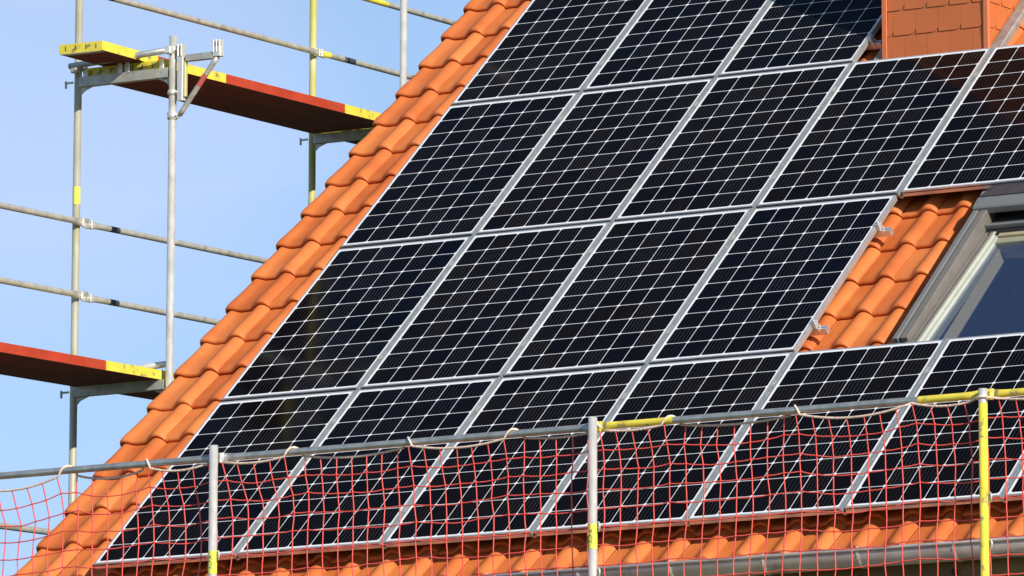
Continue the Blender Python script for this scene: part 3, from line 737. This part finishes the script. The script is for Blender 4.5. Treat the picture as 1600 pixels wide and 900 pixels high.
# spare board lying loose on the upper decks
sb = deck_proto(1.75); sb.location = (-1.500, 1.640, 3.4655); sb.rotation_euler = (0, 0, rad(2.5))
for ch in list(sb.children):
    if 'claw' in ch.name: bpy.data.objects.remove(ch)
sb['label'] = 'loose board with yellow slotted end lying on top of the upper decks'

# guard rails of the gable scaffold
def grey_rail(s, L):
    if .27 < s < .36: return 'dark_tape'
    return 'galvanised_dull'
def yel_rail(s, L):
    if s < .16: return 'yellow_paint'
    if .40 < s < .47: return 'dark_tape'
    return 'galvanised_dull'
for (ya, yb, z, fn, l) in (
  (-.60, 2.16, 2.455, grey_rail, 'grey guard rail at waist height above the lower deck, reaching the left picture edge'),
  (2.10, 4.78, 2.452, grey_rail, 'grey guard rail at waist height from the near frame to behind the verge'),
  (-.60, 2.16, 1.982, grey_rail, 'grey knee rail above the lower deck, reaching the left picture edge'),
  (2.10, 4.78, 1.978, grey_rail, 'grey knee rail from the near frame to behind the verge'),
  (-.60, 2.16, .445, grey_rail, 'grey guard rail seen low through the red net beside the eave corner'),
  (2.10, 4.78, .443, grey_rail, 'grey guard rail hidden behind the lower verge'),
  (2.00, 4.78, 3.965, grey_rail, 'grey knee rail crossing the sky above the upper red deck'),
  (4.66, 7.40, 3.968, yel_rail, 'grey knee rail with yellow end running behind the verge near the second inner post'),
  (2.00, 4.78, 4.435, grey_rail, 'grey guard rail of the upper level above the picture edge'),
  (4.66, 7.40, 4.438, lambda s, L: 'yellow_paint' if s < .85 else 'galvanised_dull', 'grey guard rail with yellow end crossing the top beside the tall inner post')):
    m_ = MB(); xx = XO+RP+.018
    flat_tube(m_, (0, 0, 0), (0, yb-ya, random.uniform(-.004, .004)), .0205, 'galvanised_dull', mats_fn=fn)
    for s_ in (.075, yb-ya-.075):
        m_.path([(-.03, s_, 0), (.014, s_, 0), (.022, s_, 0)], [.010, .010, .006], 'galvanised', n=8)
        m_.box((.012, s_-.010, -.026), (.018, s_+.010, .028), 'galvanised', bev=.003)
    o = m_.build('guard_rail', loc=(xx, ya, z)); tag(o, l, 'guard rail', 'guard rails of the gable scaffold')

# front scaffold at the eave: posts, rails, decks, net
YF = -1.2
FP = [-.78, 1.711, 4.190, 6.600, 9.05]
FTOP = [.490, .480, .460, .440, .440]
flabel = ['galvanised corner post of the eave scaffold outside the left picture edge', 'galvanised net post with yellow sticker standing left, before the array corner',
          'galvanised net post with yellow sticker standing at mid picture before the net', 'yellow painted net post with bare grey top at the right', 'galvanised net post outside the right picture edge']
for i, x in enumerate(FP):
    t = thing('scaffold', flabel[i], 'scaffold frame', (x, YF, GZ), 'scaffold frames along the eave')
    T = Matrix.Translation(Vector((-x, -YF, -GZ)))
    p = MB()
    m1 = 'yellow_paint' if i == 3 else 'galvanised'
    if i == 3:
        p.path([(x, YF, GZ+.05), (x, YF, FTOP[i]-.078)], RP, m1, n=16); p.pipe((x, YF, FTOP[i]-.078), (x, YF, FTOP[i]), RP, 'galvanised', n=16)
    else: p.pipe((x, YF, GZ+.05), (x, YF, FTOP[i]), RP, m1, n=16)
    p.box((x-.075, YF-.075, GZ), (x+.075, YF+.075, GZ+.01), 'galvanised_dull')
    p.build('post', t, T=T)
    p = MB(); p.path([(x, YF+.73, GZ+.05), (x, YF+.73, -.72)], RP, 'galvanised', n=12); p.box((x-.075, YF+.655, GZ), (x+.075, YF+.805, GZ+.01), 'galvanised_dull')
    p.build('post', t, T=T)
    for z in (-4.79, -2.79, -.79):
        q = MB(); q.box((x-.025, YF+RP, z-.03), (x+.025, YF+.73-RP, z+.03), 'galvanised_dull', bev=.004); q.build('transom', t, T=T)
    for z in (-.135, -.385):
        q = MB(); q.box((x+RP-.004, YF+.004, z-.022), (x+RP+.014, YF+.020, z+.018), 'galvanised_dull', bev=.004)
        q.path([(x+RP+.012, YF+.0, z+.02), (x+RP+.022, YF-.004, z), (x+RP+.014, YF, z-.035)], .0045, 'galvanised', n=6)
        q.build('locking_pin', t, T=T)
    if i in (1, 2): sticker(t, T, x, YF, -.262 if i == 2 else -.245, -.125 if i == 2 else -.115, rad(3), 'ALFIX')
for i in range(4):
    for (xx, yy) in ((FP[i]+.02, YF+.05), (FP[i]+.02, YF+.385)):
        pass
fd = deck_proto(2.42)
k_ = 0
dl = ['at left', 'left of centre', 'right of centre', 'at right']
for i in range(4):
    for q, yy in enumerate((YF+.045, YF+.372)):
        o = fd if k_ == 0 else copy_tree(fd); k_ += 1
        L_ = FP[i+1]-FP[i]
        o.rotation_euler = (0, 0, rad(-90)); o.location = (FP[i]+.03, yy+DW, -.76); o['group'] = 'decks of the eave scaffold'
        o['label'] = ('outer' if q == 0 else 'inner')+' working deck of the eave scaffold, below the net '+dl[i]
def rl(i):
    def f(s, L):
        if i == 2: return 'yellow_paint' if (s < .55 or s > L-.42) else 'rail_metal'
        if i == 3: return 'galvanised' if .33 < s < .40 or s > .7 else 'yellow_paint'
        return 'rail_metal'
    return f
rlab = ['grey top rail carrying the red net at the left, crossing the verge', 'grey top rail carrying the red net between the two grey net posts', 'grey top rail with yellow ends between grey and yellow net posts', 'yellow top rail right of the yellow net post']
RZ = .412
for i in range(4):
    m_ = MB(); xa, xb = FP[i]-.045, FP[i+1]+.045
    flat_tube(m_, (0, 0, 0), (xb-xa, 0, 0), .0205, 'galvanised', mats_fn=rl(i))
    for s_ in (.045, xb-xa-.045):
        m_.box((s_+.028, -.016, -.030), (s_+.034, .006, .026), 'galvanised' if i != 2 else 'yellow_paint', bev=.002)
    o = m_.build('guard_rail', loc=(xa, YF+RP+.012+(.012 if i % 2 else 0), RZ-.004*i*0)); tag(o, rlab[i], 'guard rail', 'top rails of the eave scaffold')

# safety net with its edge rope
rn = random.Random(11)
RY = YF+RP+.018                      # rail axis
NETY = YF+RP+.016
SEG = [(-.80, -.10, 'B', .05), (-.10, .69, 'F', .075), (.69, 1.226, 'B', .045), (1.226, 1.70, 'F', .040), (1.70, 2.218, 'F', .030), (2.218, 2.971, 'B', .035),
       (2.971, 3.66, 'F', .040), (3.66, 4.19, 'B', .022), (4.19, 4.66, 'F', .022), (4.66, 5.43, 'B', .028), (5.43, 6.16, 'F', .050), (6.16, 6.60, 'F', .030), (6.60, 7.30, 'F', .030), (7.30, 8.0, 'B', .04), (8.0, 8.6, 'F', .04), (8.6, 9.1, 'F', .04)]
def rope_at(x):
    for a, c, m, s_ in SEG:
        if a <= x <= c: return m, RZ-.016-s_*4*(x-a)*(c-x)/(c-a)**2
    return 'F', RZ-.02
RO = .0205+.0062
pts = []
for q, (a, c, m, s_) in enumerate(SEG):
    prev = SEG[q-1][2] if q else m; nxt = SEG[q+1][2] if q+1 < len(SEG) else m
    wl = .045 if prev != m else 0; wr = .045 if nxt != m else 0
    sg = -1 if m == 'F' else 1
    for k in range(17):
        u = k/16; x = a+wl+(c-a-wl-wr)*u
        z = rope_at(x)[1]; y = RY+sg*RO
        near = min([abs(x-p) for p in FP])
        if near < .10:
            w = 1-near/.10; w = w*w*(3-2*w)
            if abs(x-FP[3]) < .2: y = y*(1-w)+(YF-RP-.008)*w
            else: y = y*(1-w)+(RY+RO)*w if q else y
        pts.append(Vector((x, y, z)))
    if wr:                            # over the top of the tube to its other side
        z0_ = pts[-1].z
        pts.append(Vector((c-.030, RY+sg*RO, RZ+.002)))
        for k in range(1, 6):
            a_ = math.pi*k/6; pts.append(Vector((c-.030+.010*k, RY+sg*RO*math.cos(a_), RZ+RO*math.sin(a_))))
        pts.append(Vector((c+.030, RY-sg*RO, RZ+.002)))
RN = .0037; ms = .1025; NX = int(9.9/ms); NZ = 11
grid = {}
import mathutils.noise as mn
for i in range(NX+1):
    xx = -.80+i*ms
    md, rz = rope_at(min(max(xx, -.8), 9.1))
    for j in range(NZ+1):
        k = math.exp(-j*.16)
        z = RZ-.055-(j)*ms*.985+(rz-(RZ-.055))*k if j else rz-.004
        dx = .030*mn.noise(Vector((xx*.9, j*.25, 3.1)))*min(1, j*.7)+.012*mn.noise(Vector((xx*3.5, j*.7, 1)))
        dx += .018*(j/NZ)*math.sin(xx*1.9+1)+.035*min(j, 4)/4*math.exp(-max(0, abs(xx-2.0)-.1)*1.6)
        dz = .014*mn.noise(Vector((xx*2.2, j*.45, 9)))*min(1, j)+.005*rn.uniform(-1, 1)*min(1, j)
        yt = RY+(-RO if md == 'F' else RO)
        f_ = min(1, j*.7)
        yb = NETY+.012+.022*(1+mn.noise(Vector((xx*.8, j*.3, 7))))*min(1, j*.4)
        grid[i, j] = Vector((xx+dx+.003*rn.uniform(-1, 1), yt*(1-f_)+yb*f_, z+dz))
net = MB()
for j in range(1, NZ+1):
    pp = []
    for i in range(NX):
        a, c = grid[i, j], grid[i+1, j]; pp.append(a); pp.append(a.lerp(c, .5)+Vector((0, 0, -.0025)))
    pp.append(grid[NX, j]); net.path(pp, RN, 'net_red', n=5, cap=False)
for i in range(NX+1):
    pp = []
    for j in range(NZ):
        a, c = grid[i, j], grid[i, j+1]; pp.append(a); pp.append(a.lerp(c, .5)+Vector((rn.uniform(-.002, .002), 0, 0)))
    pp.append(grid[i, NZ]); net.path(pp, RN, 'net_red', n=5, cap=False)
for i in range(NX+1):
    for j in range(1, NZ+1):
        p = grid[i, j]; net.path([p+Vector((0, 0, -.006)), p+Vector((0, 0, .006))], .0050, 'net_red', n=5)
no = net.build('safety_net'); tag(no, 'red square-mesh safety net hanging from the top rails along the eave', 'safety net')
rp_ = MB(); rp_.path(pts, .0062, 'rope_pink', n=7)
for a, c in zip(pts[:-1], pts[1:]):
    L = (c-a).length; n = int(L/.014); 
    if L < 1e-4: continue
    d = (c-a).normalized()
    for k in range(n):
        p = a.lerp(c, (k+.5)/n)
        rp_.path([p-d*.005+Vector((0, 0, .0035)), p+d*.005+Vector((0, 0, -.0035))], .0057, 'rope_pink', n=5)
rp_.build('edge_rope', no)
